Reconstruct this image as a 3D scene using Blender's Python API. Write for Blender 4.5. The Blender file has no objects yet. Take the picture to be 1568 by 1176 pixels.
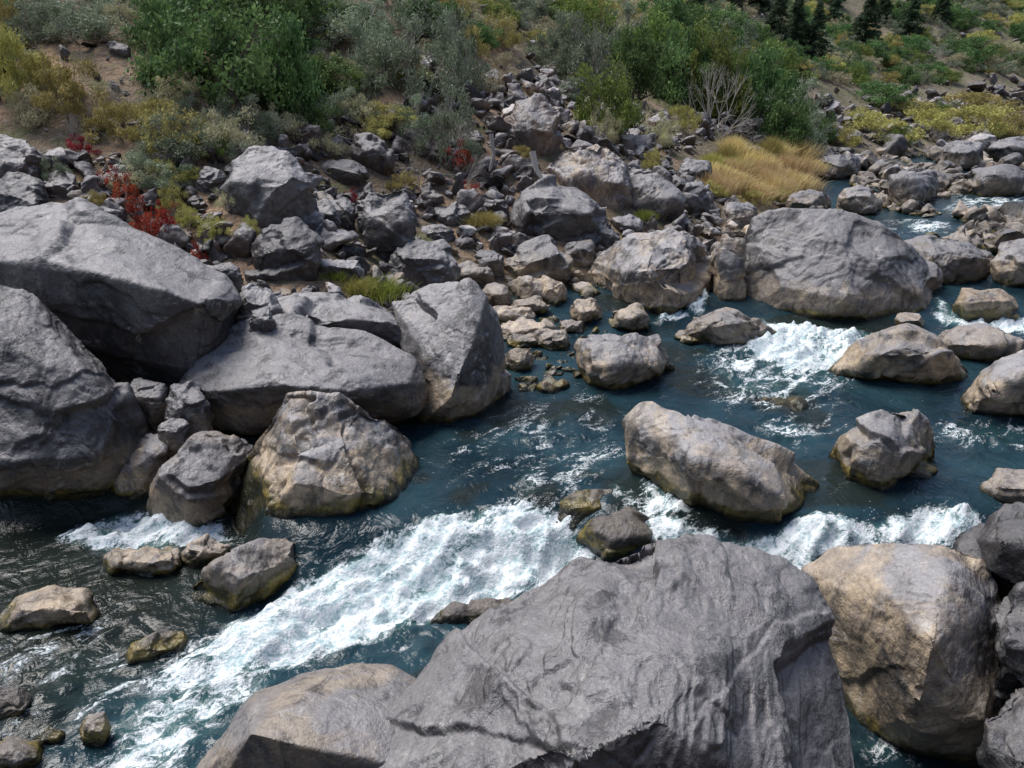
import bpy, bmesh, math, random
import numpy as np
from mathutils import Vector, Matrix, Euler
import time
T0=time.time()
random.seed(7); np.random.seed(7)
scene=bpy.context.scene
# ---------------------------------------------------------------- camera
PITCH=math.radians(22); TH=0.66; TV=0.495; CAMZ=5.0
cam=bpy.data.cameras.new("camera"); cam.sensor_width=36; cam.lens=18/TH; cam.clip_end=2000; cam.clip_start=0.05
camo=bpy.data.objects.new("camera",cam); scene.collection.objects.link(camo)
camo.location=(0,0,CAMZ); camo.rotation_euler=(math.radians(90)-PITCH,0,0); scene.camera=camo
CP,SP=math.cos(PITCH),math.sin(PITCH)
def ray(u,v):
    cx=(u-784)/784*TH; cy=(588-v)/588*TV
    y=CP+cy*SP; z=-SP+cy*CP
    return cx/y, z/y
def bearing(V):
    d=V-np.array([0,0,CAMZ]); dep=d[:,1]*CP-d[:,2]*SP; up=d[:,1]*SP+d[:,2]*CP
    return np.c_[784+784*d[:,0]/dep/TH, 588-588*up/dep/TV]
def at_y(u,v,y):
    a,b=ray(u,v); return np.array((a*y,y,CAMZ+b*y))
def at_z(u,v,z):
    a,b=ray(u,v)
    if b>-0.03: b=-0.03
    y=(z-CAMZ)/b; return np.array((a*y,y,z))
# ---------------------------------------------------------------- noise
def _h(ix,iy,iz,seed):
    h=(ix.astype(np.uint32)*np.uint32(374761393))^(iy.astype(np.uint32)*np.uint32(668265263))^(iz.astype(np.uint32)*np.uint32(2147483647-59))^np.uint32(seed*7919+13)
    h=(h^(h>>np.uint32(13)))*np.uint32(1274126177)
    h=(h^(h>>np.uint32(15)))*np.uint32(2246822519)
    h=h^(h>>np.uint32(16))
    return h.astype(np.float64)/4294967295.0
def vnoise(P,seed=0):
    F=np.floor(P); f=P-F; I=F.astype(np.int64)
    f=f*f*f*(f*(f*6-15)+10)
    r=0
    for dx in (0,1):
        wx=f[:,0] if dx else 1-f[:,0]
        for dy in (0,1):
            wy=f[:,1] if dy else 1-f[:,1]
            for dz in (0,1):
                wz=f[:,2] if dz else 1-f[:,2]
                r=r+wx*wy*wz*_h(I[:,0]+dx,I[:,1]+dy,I[:,2]+dz,seed)
    return r
def fbm(P,octv=4,seed=0,gain=0.5):
    a=1;s=0;t=0;P=P.copy()
    for i in range(octv):
        s=s+a*(vnoise(P,seed+i)-0.5)*2; t+=a; a*=gain; P=P*2.03+17.3
    return s/t
def sst(x): 
    x=np.clip(x,0,1); return x*x*(3-2*x)
# ---------------------------------------------------------------- terrain
FAR=np.array([(-120,-5),(-30,6.5),(-6.5,10.7),(-3.4,10.7),(-1.6,11.9),(-0.5,13),(0.0,16.0),(3.6,17.8),(6.5,20.5),(14.5,34.5),(45,64),(90,100),(300,230)],float)
NEAR=np.array([(300,170),(60,30),(16,9.5),(9,5.5),(4.5,3.2),(1.0,2.9),(-2.2,1.6),(-20,-8),(-120,-40)],float)
def sdist(P,line):
    best=np.full(len(P),1e9); sg=np.ones(len(P))
    for a,b in zip(line[:-1],line[1:]):
        d=b-a; L=d@d
        t=np.clip(((P-a)@d)/L,0,1)
        q=a+t[:,None]*d; dist=np.hypot(*(P-q).T)
        cr=d[0]*(P[:,1]-a[1])-d[1]*(P[:,0]-a[0])
        m=dist<best-1e-9
        best=np.where(m,dist,best); sg=np.where(m,np.sign(cr),sg)
    return best*sg
def terrain(P):
    P=np.asarray(P,float)
    s=sdist(P,FAR); n=sdist(P,NEAR)
    P3=np.c_[P,np.zeros(len(P))]
    big=fbm(P3/14.0,3,5); sm=fbm(P3/1.7,3,9)
    left=sst((-2-P[:,0])/2)
    def prof(s,k1,ku):
        up=np.where(s>0, k1*s + 0.10*np.maximum(0,s-25), ku*s)
        return np.maximum(up,-1.4)
    hf=prof(s,0.43+0.05*left,0.35+1.2*left)+np.where(s>0,big*np.minimum(s*0.12,6.0),0)+sm*np.clip(0.10+np.abs(s)*0.02,0,0.35)
    hn=prof(n,0.35,.5)+sm*0.15
    rise=np.clip((P[:,1]-15)/40,0,1.0)*1.0
    return np.maximum(hf,hn)+rise*0.6-0.05
def wlevel(P):
    P=np.asarray(P,float); x=P[:,0]; y=P[:,1]
    wob=0.25*np.sin(x*1.3+0.6)+0.12*np.sin(x*3.1)
    lip=8.35+wob+1.6*sst((-2.9-x)/1.0)
    z=-0.58*sst((lip-y)/1.1)-0.03*np.maximum(0,7-y)
    z=z+0.32*sst((y-15.3)/1.8)+0.018*np.maximum(0,y-17)
    return z
def wl1(x,y): return float(wlevel(np.array([[x,y]]))[0])
_ys=np.geomspace(3,260,900)
def hit(u,v,f=terrain):
    a,b=ray(u,v)
    P=np.c_[a*_ys,_ys]; z=CAMZ+b*_ys
    m=np.nonzero(z<=f(P))[0]
    y=_ys[m[0]] if len(m) else 200.0
    return np.array((a*y,y,CAMZ+b*y))
def axis(lo,a,b,hi,step,g=1.08):
    c=list(np.arange(a,b+1e-6,step)); s=step;x=a;left=[]
    while x>lo: s*=g;x-=s;left.append(x)
    s=step;x=c[-1];r=[]
    while x<hi: s*=g;x+=s;r.append(x)
    return np.array(left[::-1]+c+r)
def mkmesh(name,V,F,smooth=True):
    me=bpy.data.meshes.new(name); V=np.ascontiguousarray(V,dtype=np.float32); F=np.ascontiguousarray(F,dtype=np.int32)
    k=F.shape[1]
    me.vertices.add(len(V)); me.vertices.foreach_set("co",V.ravel())
    me.loops.add(F.size); me.loops.foreach_set("vertex_index",F.ravel())
    me.polygons.add(len(F)); me.polygons.foreach_set("loop_start",np.arange(0,F.size,k,dtype=np.int32))
    me.polygons.foreach_set("use_smooth",np.full(len(F),smooth))
    me.update(calc_edges=True); me.validate()
    return me
def gridmesh(name,xs,ys,zf):
    X,Y=np.meshgrid(xs,ys); P=np.c_[X.ravel(),Y.ravel()]
    V=np.c_[P,zf(P)]
    nx,ny=len(xs),len(ys)
    i=np.arange(nx*ny).reshape(ny,nx)
    F=np.stack([i[:-1,:-1],i[:-1,1:],i[1:,1:],i[1:,:-1]],-1).reshape(-1,4)
    return mkmesh(name,V,F),V
def addobj(name,me,parent=None):
    o=bpy.data.objects.new(name,me); scene.collection.objects.link(o)
    if parent: o.parent=parent
    return o
# ---------------------------------------------------------------- materials
class NT:
    def __init__(s,name):
        s.m=bpy.data.materials.new(name); s.m.use_nodes=True; s.t=s.m.node_tree; s.t.nodes.clear()
    def n(s,ty,**k):
        nd=s.t.nodes.new(ty)
        for a,b in k.items(): setattr(nd,a,b)
        return nd
    def l(s,a,b): s.t.links.new(a,b)
    def val(s,x,sock):
        if isinstance(x,(int,float)): sock.default_value=x
        elif isinstance(x,tuple): sock.default_value=(*x,1) if len(x)==3 and len(sock.default_value)==4 else x
        else: s.l(x,sock)
    def math(s,op,a,b=0.0,c=0.0,clamp=False):
        nd=s.n('ShaderNodeMath',operation=op,use_clamp=clamp); s.val(a,nd.inputs[0]); s.val(b,nd.inputs[1]); s.val(c,nd.inputs[2]); return nd.outputs[0]
    def mr(s,x,a,b,c=0.0,d=1.0,smooth=True):
        nd=s.n('ShaderNodeMapRange',interpolation_type='SMOOTHSTEP' if smooth else 'LINEAR'); s.val(x,nd.inputs[0])
        for i,q in enumerate((a,b,c,d)): s.val(q,nd.inputs[i+1])
        return nd.outputs[0]
    def mix(s,f,a,b,bt='MIX'):
        nd=s.n('ShaderNodeMix',data_type='RGBA',blend_type=bt); s.val(f,nd.inputs[0]); s.val(a,nd.inputs[6]); s.val(b,nd.inputs[7]); return nd.outputs[2]
    def scale(s,col,f):
        nd=s.n('ShaderNodeVectorMath',operation='SCALE'); s.l(col,nd.inputs[0]); s.val(f,nd.inputs['Scale']); return nd.outputs[0]
    def noise(s,vec,scale,detail=4,rough=0.55,dist=0.0):
        nd=s.n('ShaderNodeTexNoise'); s.l(vec,nd.inputs['Vector']); nd.inputs['Scale'].default_value=scale; nd.inputs['Detail'].default_value=detail
        nd.inputs['Roughness'].default_value=rough; nd.inputs['Distortion'].default_value=dist; return nd.outputs[0]
    def mapping(s,vec,sc=(1,1,1),rot=(0,0,0)):
        nd=s.n('ShaderNodeMapping'); s.l(vec,nd.inputs[0]); nd.inputs['Rotation'].default_value=rot; nd.inputs['Scale'].default_value=sc; return nd.outputs[0]
    def oattr(s,name):
        nd=s.n('ShaderNodeAttribute',attribute_type='OBJECT',attribute_name=name); return nd.outputs['Fac']
    def out(s,sh):
        o=s.n('ShaderNodeOutputMaterial'); s.l(sh,o.inputs[0])
def rock_material():
    N=NT("basalt_rock"); g=N.n('ShaderNodeNewGeometry'); pos=g.outputs['Position']; nrm=g.outputs['Normal']
    sp=N.n('ShaderNodeSeparateXYZ'); N.l(pos,sp.inputs[0]); sn=N.n('ShaderNodeSeparateXYZ'); N.l(nrm,sn.inputs[0])
    oi=N.n('ShaderNodeObjectInfo'); rnd=oi.outputs['Random']
    tan=N.oattr("tan"); bright=N.oattr("bright"); wl=N.oattr("wl"); moss=N.oattr("moss"); warm=N.oattr("warm")
    zr=N.math('SUBTRACT',sp.outputs[2],wl)
    n1=N.noise(pos,0.8,4,0.6,0.5); n2=N.noise(pos,5.0,5,0.64); n3=N.noise(pos,36,3,0.75); nb=N.noise(pos,1.9,5,0.66,0.8)
    col=N.mix(N.mr(n1,0.36,0.62),(0.034,0.032,0.034),(0.112,0.105,0.106))
    col=N.mix(N.mr(n2,0.45,0.68,0,0.45),col,(0.195,0.183,0.175))
    col=N.mix(N.math('MULTIPLY',warm,N.mr(n1,0.6,0.35,0.3,0.85)),col,(0.165,0.100,0.070))
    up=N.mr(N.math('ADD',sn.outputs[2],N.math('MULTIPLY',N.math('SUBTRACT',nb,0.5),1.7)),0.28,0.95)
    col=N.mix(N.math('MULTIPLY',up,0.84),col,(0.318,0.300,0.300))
    tz=N.math('ADD',zr,N.math('MULTIPLY',N.math('SUBTRACT',nb,0.5),1.3))
    band=N.math('MULTIPLY',N.mr(tz,0.0,0.12),N.mr(tz,0.72,0.42)); band=N.math('MULTIPLY',band,N.math('ADD',0.45,tan,clamp=True))
    tm=N.math('MULTIPLY',N.mr(N.math('ADD',N.noise(pos,1.2,5,0.68,0.7),N.math('MULTIPLY',tan,0.28)),0.57,0.72),N.math('MULTIPLY',tan,1.1,clamp=True))
    tm=N.math('MAXIMUM',band,tm)
    col=N.mix(N.math('MULTIPLY',tm,0.9),col,N.mix(N.mr(n2,0.35,0.65),(0.52,0.40,0.26),(0.27,0.21,0.155)))
    wc=N.mr(N.noise(pos,2.2,6,0.74,0.8),0.58,0.65,0,0.62); col=N.mix(wc,col,(0.46,0.44,0.41))
    dk=N.mr(N.noise(N.mapping(pos,(1.6,1.6,.5)),1.5,5,0.72,0.4),0.53,0.64,0,0.65); col=N.mix(dk,col,(0.036,0.034,0.035))
    col=N.scale(col,N.math('MULTIPLY',N.math('ADD',N.math('ADD',0.80,N.math('MULTIPLY',rnd,0.35)),bright),N.mr(n3,0.3,0.7,0.80,1.18)))
    az=N.math('SUBTRACT',N.math('ADD',zr,N.math('MULTIPLY',N.math('SUBTRACT',nb,0.5),0.55)),N.math('MULTIPLY',moss,0.32))
    al=N.mr(az,0.15,0.05); alc=N.mix(N.mr(n2,0.40,0.62),(0.032,0.030,0.010),(0.20,0.150,0.034))
    col=N.mix(N.math('MULTIPLY',al,0.92),col,alc)
    wet=N.mr(zr,0.09,0.02); col=N.mix(N.math('MULTIPLY',wet,0.85),col,(0.012,0.014,0.010))
    b=N.n('ShaderNodeBsdfPrincipled'); N.l(col,b.inputs['Base Color'])
    N.l(N.mr(al,0,1,0.50,0.28),b.inputs['Roughness']); b.inputs['Specular IOR Level'].default_value=0.5
    pit=N.math('MULTIPLY',N.mr(n3,0.62,0.50,0,1),N.mr(nb,0.5,0.62,0,0.10))
    hgt=N.math('ADD',N.math('MULTIPLY',N.mr(n2,0.2,0.8),0.30),N.math('ADD',pit,N.math('MULTIPLY',n3,0.05)))
    hgt=N.math('ADD',hgt,N.math('MULTIPLY',dk,-0.12))
    bp=N.n('ShaderNodeBump'); bp.inputs['Strength'].default_value=0.8; bp.inputs['Distance'].default_value=0.10; N.l(hgt,bp.inputs['Height']); N.l(bp.outputs[0],b.inputs['Normal'])
    N.out(b.outputs[0]); return N.m
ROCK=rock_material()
def soil_material():
    N=NT("hillside_soil"); g=N.n('ShaderNodeNewGeometry'); pos=g.outputs['Position']
    sp=N.n('ShaderNodeSeparateXYZ'); N.l(pos,sp.inputs[0])
    a=N.noise(pos,0.25,4,0.6,0.5); b_=N.noise(pos,2.5,5,0.7); c=N.noise(pos,9,4,0.75)
    col=N.mix(N.mr(a,0.38,0.6),(0.22,0.16,0.105),(0.48,0.305,0.19))
    far=N.mr(sp.outputs[1],26,40); col=N.mix(N.math('MULTIPLY',far,0.85),col,N.mix(N.mr(a,0.38,0.62),(0.17,0.155,0.085),(0.26,0.215,0.165)))
    col=N.mix(N.mr(b_,0.45,0.62,0,0.75),col,(0.12,0.10,0.07))
    col=N.mix(N.mr(c,0.5,0.62,0,0.65),col,(0.31,0.27,0.22))
    col=N.mix(N.mr(N.noise(pos,0.9,4,0.7),0.5,0.62,0,0.7),col,(0.16,0.17,0.07))
    col=N.mix(N.mr(sp.outputs[2],0.9,0.2),col,(0.030,0.028,0.022))
    p=N.n('ShaderNodeBsdfPrincipled'); N.l(col,p.inputs['Base Color']); p.inputs['Roughness'].default_value=0.95
    h=N.math('ADD',b_,N.math('MULTIPLY',c,0.4))
    bp=N.n('ShaderNodeBump'); bp.inputs['Strength'].default_value=0.9; bp.inputs['Distance'].default_value=0.3; N.l(h,bp.inputs['Height']); N.l(bp.outputs[0],p.inputs['Normal'])
    N.out(p.outputs[0]); return N.m
def water_material():
    N=NT("river_water"); g=N.n('ShaderNodeNewGeometry'); pos=g.outputs['Position']
    fa=N.n('ShaderNodeAttribute',attribute_name='foam').outputs['Fac']
    m1=N.mapping(pos,(1,1,1),(0,0,math.radians(-38)))
    s1=N.noise(N.mapping(m1,(0.6,1.3,1)),1.9,4,0.62,1.2); s2=N.noise(N.mapping(m1,(0.55,1.25,1)),6.5,4,0.7,0.9); s3=N.noise(pos,24,3,0.7)
    deep=N.mix(N.mr(N.noise(pos,0.6,3),0.35,0.65),(0.008,0.023,0.032),(0.021,0.052,0.066))
    sh=N.n('ShaderNodeAttribute',attribute_name='shallow').outputs['Fac']
    deep=N.mix(sh,deep,(0.016,0.018,0.011))
    deep=N.mix(N.mr(fa,0.3,1.0,0,0.75),deep,(0.07,0.17,0.165))
    lace=N.mr(N.math('ABSOLUTE',N.math('SUBTRACT',s2,0.5)),0.05,0.0)
    c1=N.mr(s1,0.34,0.66); c3=N.mr(s3,0.3,0.7)
    f=N.math('ADD',N.math('MULTIPLY',c1,0.46),N.math('MULTIPLY',N.mr(s2,0.33,0.67),0.34)); f=N.math('ADD',f,N.math('MULTIPLY',c3,0.24))
    f=N.math('ADD',f,N.math('MULTIPLY',lace,N.math('MULTIPLY',c1,0.34)))
    f=N.math('ADD',N.math('MULTIPLY',fa,1.02),N.math('SUBTRACT',f,0.53))
    foam=N.mr(f,0.50,0.90)
    fcol=N.mix(N.mr(N.math('ADD',N.math('MULTIPLY',s2,0.6),N.math('MULTIPLY',s3,0.4)),0.40,0.58),(0.42,0.55,0.57),(0.88,0.90,0.90))
    col=N.mix(foam,deep,fcol)
    p=N.n('ShaderNodeBsdfPrincipled'); N.l(col,p.inputs['Base Color']); N.l(N.mr(foam,0,1,0.10,0.6),p.inputs['Roughness']); p.inputs['IOR'].default_value=1.33
    w1=N.noise(N.mapping(m1,(1.1,0.8,1)),2.6,3,0.55,1.0)
    h=N.math('ADD',N.math('MULTIPLY',w1,0.8),N.math('MULTIPLY',s2,0.30)); h=N.math('ADD',h,N.math('MULTIPLY',N.math('MULTIPLY',foam,s3),0.4))
    bp=N.n('ShaderNodeBump'); bp.inputs['Strength'].default_value=0.58; bp.inputs['Distance'].default_value=0.12; N.l(h,bp.inputs['Height']); N.l(bp.outputs[0],p.inputs['Normal'])
    N.out(p.outputs[0]); return N.m
def leaf_material(name,a,b,rough=0.7,trans=0.25):
    N=NT(name); at=N.n('ShaderNodeAttribute',attribute_name='shade').outputs['Fac']; oi=N.n('ShaderNodeObjectInfo').outputs['Random']
    col=N.mix(at,a,b)
    hs=N.n('ShaderNodeHueSaturation'); N.l(col,hs.inputs['Color']); N.l(N.mr(oi,0,1,0.48,0.52,False),hs.inputs['Hue']); N.l(N.mr(oi,0,1,0.8,1.2,False),hs.inputs['Value'])
    d=N.n('ShaderNodeBsdfPrincipled'); N.l(hs.outputs[0],d.inputs['Base Color']); d.inputs['Roughness'].default_value=rough; d.inputs['Specular IOR Level'].default_value=0.2
    if trans>0:
        t=N.n('ShaderNodeBsdfTranslucent'); N.l(hs.outputs[0],t.inputs[0]); mx=N.n('ShaderNodeMixShader'); mx.inputs[0].default_value=trans
        N.l(d.outputs[0],mx.inputs[1]); N.l(t.outputs[0],mx.inputs[2]); N.out(mx.outputs[0])
    else: N.out(d.outputs[0])
    return N.m
# ---------------------------------------------------------------- ground + water
xs=axis(-110,-14,26,260,0.22,1.06); ys=axis(-40,2,40,300,0.22,1.05)
me,_=gridmesh("terrain",xs,ys,terrain); me.materials.append(soil_material()); addobj("riverbank_terrain",me)
def polysd(P,poly):
    n=len(poly); best=np.full(len(P),1e9); ins=np.zeros(len(P),bool)
    for i in range(n):
        a=poly[i]; b=poly[(i+1)%n]; d=b-a
        t=np.clip(((P-a)@d)/(d@d+1e-9),0,1); q=a+t[:,None]*d; best=np.minimum(best,np.hypot(*(P-q).T))
        c=((a[1]>P[:,1])!=(b[1]>P[:,1]))
        xx=(b[0]-a[0])*(P[:,1]-a[1])/(b[1]-a[1]+1e-12)+a[0]
        ins^=c&(P[:,0]<xx)
    return np.where(ins,-best,best)
FOAM=[(1.05,0.18,[(640,800),(720,778),(800,770),(870,790),(910,845),(870,900),(780,920),(660,950),(560,990),(440,1025),(340,1045),(290,1010),(350,955),(450,900),(530,865),(570,830)]),
 (0.76,0.45,[(290,990),(440,1010),(420,1060),(350,1110),(290,1176),(160,1250),(150,1130),(220,1050)]),
 (1.0,0.15,[(980,785),(1050,800),(1130,828),(1190,815),(1260,788),(1330,802),(1420,772),(1495,785),(1510,845),(1420,845),(1350,830),(1260,870),(1265,940),(1210,900),(1170,870),(1050,855),(990,820)]),
 (1.0,0.25,[(1165,495),(1240,502),(1330,512),(1310,555),(1250,575),(1200,568),(1140,535)]),
 (0.58,0.8,[(1070,560),(1130,500),(1330,540),(1300,600),(1200,640),(1080,610)]),
 (0.95,0.15,[(1435,455),(1465,480),(1600,492),(1600,512),(1480,510),(1430,490)]),
 (0.95,0.22,[(90,822),(190,785),(340,800),(350,832),(200,842),(110,836)]),
 (0.8,0.2,[(1000,480),(1060,478),(1060,492),(1010,495)]),(1.0,0.12,[(1055,440),(1085,440),(1080,485),(1050,482)]),
 (0.38,0.6,[(700,660),(900,600),(960,700),(950,770),(860,780),(700,720)]),
 (0.48,0.4,[(1130,640),(1280,635),(1250,690),(1180,690)]),(0.48,0.4,[(1440,640),(1600,650),(1600,695),(1440,680)]),
 (0.42,0.6,[(60,960),(200,950),(300,1040),(150,1176),(0,1176),(0,1010)]),(0.6,0.3,[(1280,1120),(1380,1130),(1400,1176),(1280,1176)]),
 (0.8,0.2,[(980,735),(1020,750),(1060,790),(985,790)]),(0.45,0.5,[(600,960),(720,950),(650,1030),(560,1010),(440,1030)]),
 (0.50,0.3,[(800,690),(850,720),(840,770),(770,770)]),(0.6,0.25,[(925,738),(970,750),(985,785),(930,770)]),(0.5,0.3,[(470,840),(560,840),(500,900),(460,890)]),
 (0.9,1.2,[(1370,340),(1440,340),(1440,356),(1380,354)]),(0.6,2.0,[(1430,300),(1600,290),(1600,330),(1430,325)])]
FW=[(i_,s_,np.array([hit(u,v,wlevel)[:2] for u,v in p_])) for i_,s_,p_ in FOAM]
def foamval(P):
    f=np.zeros(len(P))
    for inten,soft,poly in FW:
        lo=poly.min(0)-soft*2; hi=poly.max(0)+soft*2
        m=np.all((P>lo)&(P<hi),axis=1)
        if m.any():
            sd=polysd(P[m],poly); f[m]=np.maximum(f[m],inten*sst((soft-sd)/(soft*2)))
    return f
foam_store={}
def waterz(P):
    f=foamval(P); foam_store['f']=f
    a=math.radians(38); c,s=math.cos(a),math.sin(a)
    R=np.c_[P[:,0]*c+P[:,1]*s, -P[:,0]*s+P[:,1]*c]
    q=np.c_[R[:,0]*1.2,R[:,1]*2.0,np.zeros(len(P))]
    rid=1-np.abs(fbm(q*1.1,3,41)); 
    return wlevel(P)+f*(0.16*fbm(q*1.3,4,31)+0.22*(rid**2-.5)+0.11*fbm(q*5,3,33))+0.035*fbm(q*1.1,3,35)
xs=axis(-60,-7.5,11,150,0.045,1.07); ys=axis(-20,3.2,18,170,0.045,1.06)
me,V=gridmesh("water",xs,ys,waterz)
at=me.attributes.new("foam",'FLOAT','POINT'); at.data.foreach_set("value",foam_store['f'].astype(np.float32))
wob=fbm(np.c_[V[:,:2]*.7,V[:,2]*0],3,91)
shl=sst((-1.6-V[:,0]+0.55*(V[:,1]-8)*(V[:,1]<8)+wob*1.2)/2.4)*(V[:,1]<11)*0.8
shl=np.maximum(shl,0.7*sst((fbm(np.c_[V[:,:2]*.9,V[:,2]*0],3,97)-.15)*5))
at=me.attributes.new("shallow",'FLOAT','POINT'); at.data.foreach_set("value",shl.astype(np.float32))
me.materials.append(water_material()); addobj("river_water",me)
# spray thrown up by the cascade
ico=bmesh.new(); bmesh.ops.create_icosphere(ico,subdivisions=1,radius=1); iv=np.array([v.co[:] for v in ico.verts]); itf=np.array([[v.index for v in f.verts] for f in ico.faces]); ico.free()
rs=np.random.RandomState(12); VV=[];FF=[];k=0
for (u0,v0,u1,v1,n_) in [(600,850,860,850,380),(680,800,880,860,220),(1280,805,1480,805,120),(1010,795,1120,835,40)]:
    for i in range(n_):
        t=rs.rand(); p=hit(u0+(u1-u0)*t+rs.normal(0,10),v0+(v1-v0)*t+rs.normal(0,12),wlevel); p[2]+=abs(rs.normal(0,.07))+.03
        VV.append(iv*np.array([1,1,rs.uniform(.8,1.6)])*rs.uniform(.002,.006)+p); FF.append(itf+k); k+=len(iv)
me=mkmesh("spray",np.concatenate(VV),np.concatenate(FF))
N_=NT("spray_drops"); b_=N_.n('ShaderNodeBsdfPrincipled'); b_.inputs['Base Color'].default_value=(.8,.84,.85,1); b_.inputs['Roughness'].default_value=.4; N_.out(b_.outputs[0]); me.materials.append(N_.m)
addobj("water_spray",me)
# ---------------------------------------------------------------- boulders
def hull_remesh(name,pts,vox,smooth_it=3):
    bm=bmesh.new()
    for p in pts: bm.verts.new(p)
    r=bmesh.ops.convex_hull(bm,input=bm.verts)
    bmesh.ops.delete(bm,geom=list({g for g in r['geom_interior']+r['geom_unused'] if isinstance(g,bmesh.types.BMVert)}),context='VERTS')
    bmesh.ops.recalc_face_normals(bm,faces=bm.faces)
    t=bpy.data.meshes.new("t"); bm.to_mesh(t); bm.free()
    o=bpy.data.objects.new("t",t); scene.collection.objects.link(o)
    md=o.modifiers.new("r",'REMESH'); md.mode='VOXEL'; md.voxel_size=vox; md.adaptivity=0
    sm=o.modifiers.new("s",'SMOOTH'); sm.factor=0.5; sm.iterations=smooth_it
    dg=bpy.context.evaluated_depsgraph_get(); me=bpy.data.meshes.new_from_object(o.evaluated_get(dg))
    bpy.data.objects.remove(o); bpy.data.meshes.remove(t); me.name=name
    return me
def terrace(f,w=.16):
    k=np.floor(f); fr=f-k
    return k+sst((fr-.5)/w+.5)
def carve(me,amp,size,seed,cells=14,rough=1.0,cellamp=1.0,ncut=10,cut=0.12,ledges=(),ter=1.0):
    n=len(me.vertices); V=np.empty(n*3,np.float32); me.vertices.foreach_get("co",V); V=V.reshape(-1,3).astype(float)
    rs=np.random.RandomState(seed)
    c0=V.mean(0)
    for k in range(ncut):
        nn=rs.normal(size=3); nn[2]=abs(nn[2])*.8 if k%3 else nn[2]; nn/=np.linalg.norm(nn)
        pr=(V-c0)@nn; h=pr.max()*(1-cut*rs.uniform(.35,1.3))
        ov=np.maximum(pr-h,0); V=V-ov[:,None]*nn*0.96
    me.vertices.foreach_set("co",V.astype(np.float32).ravel()); me.update()
    Nn=np.empty(n*3,np.float32); me.vertices.foreach_get("normal",Nn); Nn=Nn.reshape(-1,3).astype(float)
    lo,hi=V.min(0),V.max(0)
    C=lo+(hi-lo)*rs.rand(cells,3)
    W=V+size*0.06*np.c_[fbm(V/size*5,3,seed+50),fbm(V/size*5,3,seed+60),fbm(V/size*5,3,seed+70)]
    A=np.array([1,1,1.6]); d=np.sqrt((((W[:,None,:]-C[None])*A)**2).sum(2))
    o=np.argsort(d,axis=1)[:,:2]; i=np.arange(n); d1=d[i,o[:,0]]; d2=d[i,o[:,1]]
    off=rs.uniform(-1,1,cells); gr=rs.normal(size=(cells,3))
    plate=off[o[:,0]]+ (gr[o[:,0]]*(V-C[o[:,0]])).sum(1)/size*2.8
    pl2=off[o[:,1]]+ (gr[o[:,1]]*(V-C[o[:,1]])).sum(1)/size*2.8
    w=sst((d2-d1)/(size*0.03)); plate=plate*(0.5+0.5*w)+pl2*(0.5-0.5*w)
    disp=amp*cellamp*plate*1.15
    disp+=amp*0.8*fbm(V/size*2.2+seed,2,seed)*rough
    # fracture steps: terraced noise, strongest in patches
    q=(V/size)@np.linalg.qr(rs.normal(size=(3,3)))[0]*np.array([2.2,3.4,1.5])
    patch=sst(fbm(V/size*2.5,2,seed+33)*2+.55)
    f1=fbm(q*1.5+seed,3,seed+40)*5.5
    disp+=amp*0.34*ter*terrace(f1)*(0.35+.65*patch)
    disp+=amp*0.20*ter*terrace(fbm(q*4+seed,3,seed+44)*4,.3)*patch
    rd=1-np.abs(fbm(V/size*4.0+seed*3,3,seed+7)); disp-=amp*0.35*rough*(rd**5-0.25)
    disp+=amp*0.16*rough*fbm(V/size*16,3,seed+20)
    if len(ledges):
        B2=bearing(V); jit=np.c_[fbm(V/size*7,3,seed+81),fbm(V/size*7,3,seed+82)]*26
        front=(Nn*(np.array([0,0,CAMZ])-V)).sum(1)>0; mod=.25+.75*sst(fbm(V/size*4,2,seed+99)*1.6+.6)
        for line,a_,fall in ledges:
            ln=np.array(line,float)
            sd=sdist(B2+jit,ln); ds=np.abs(sd)
            disp-=np.where(front,a_*.75*mod*sst(sd/7.0+.5)*np.exp(-np.maximum(ds,0)/fall),0)
    V=V+Nn*disp[:,None]
    me.vertices.foreach_set("co",V.astype(np.float32).ravel())
    me.polygons.foreach_set("use_smooth",np.ones(len(me.polygons),bool)); me.update()
footprints=[]
hero_n=[0]
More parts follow.
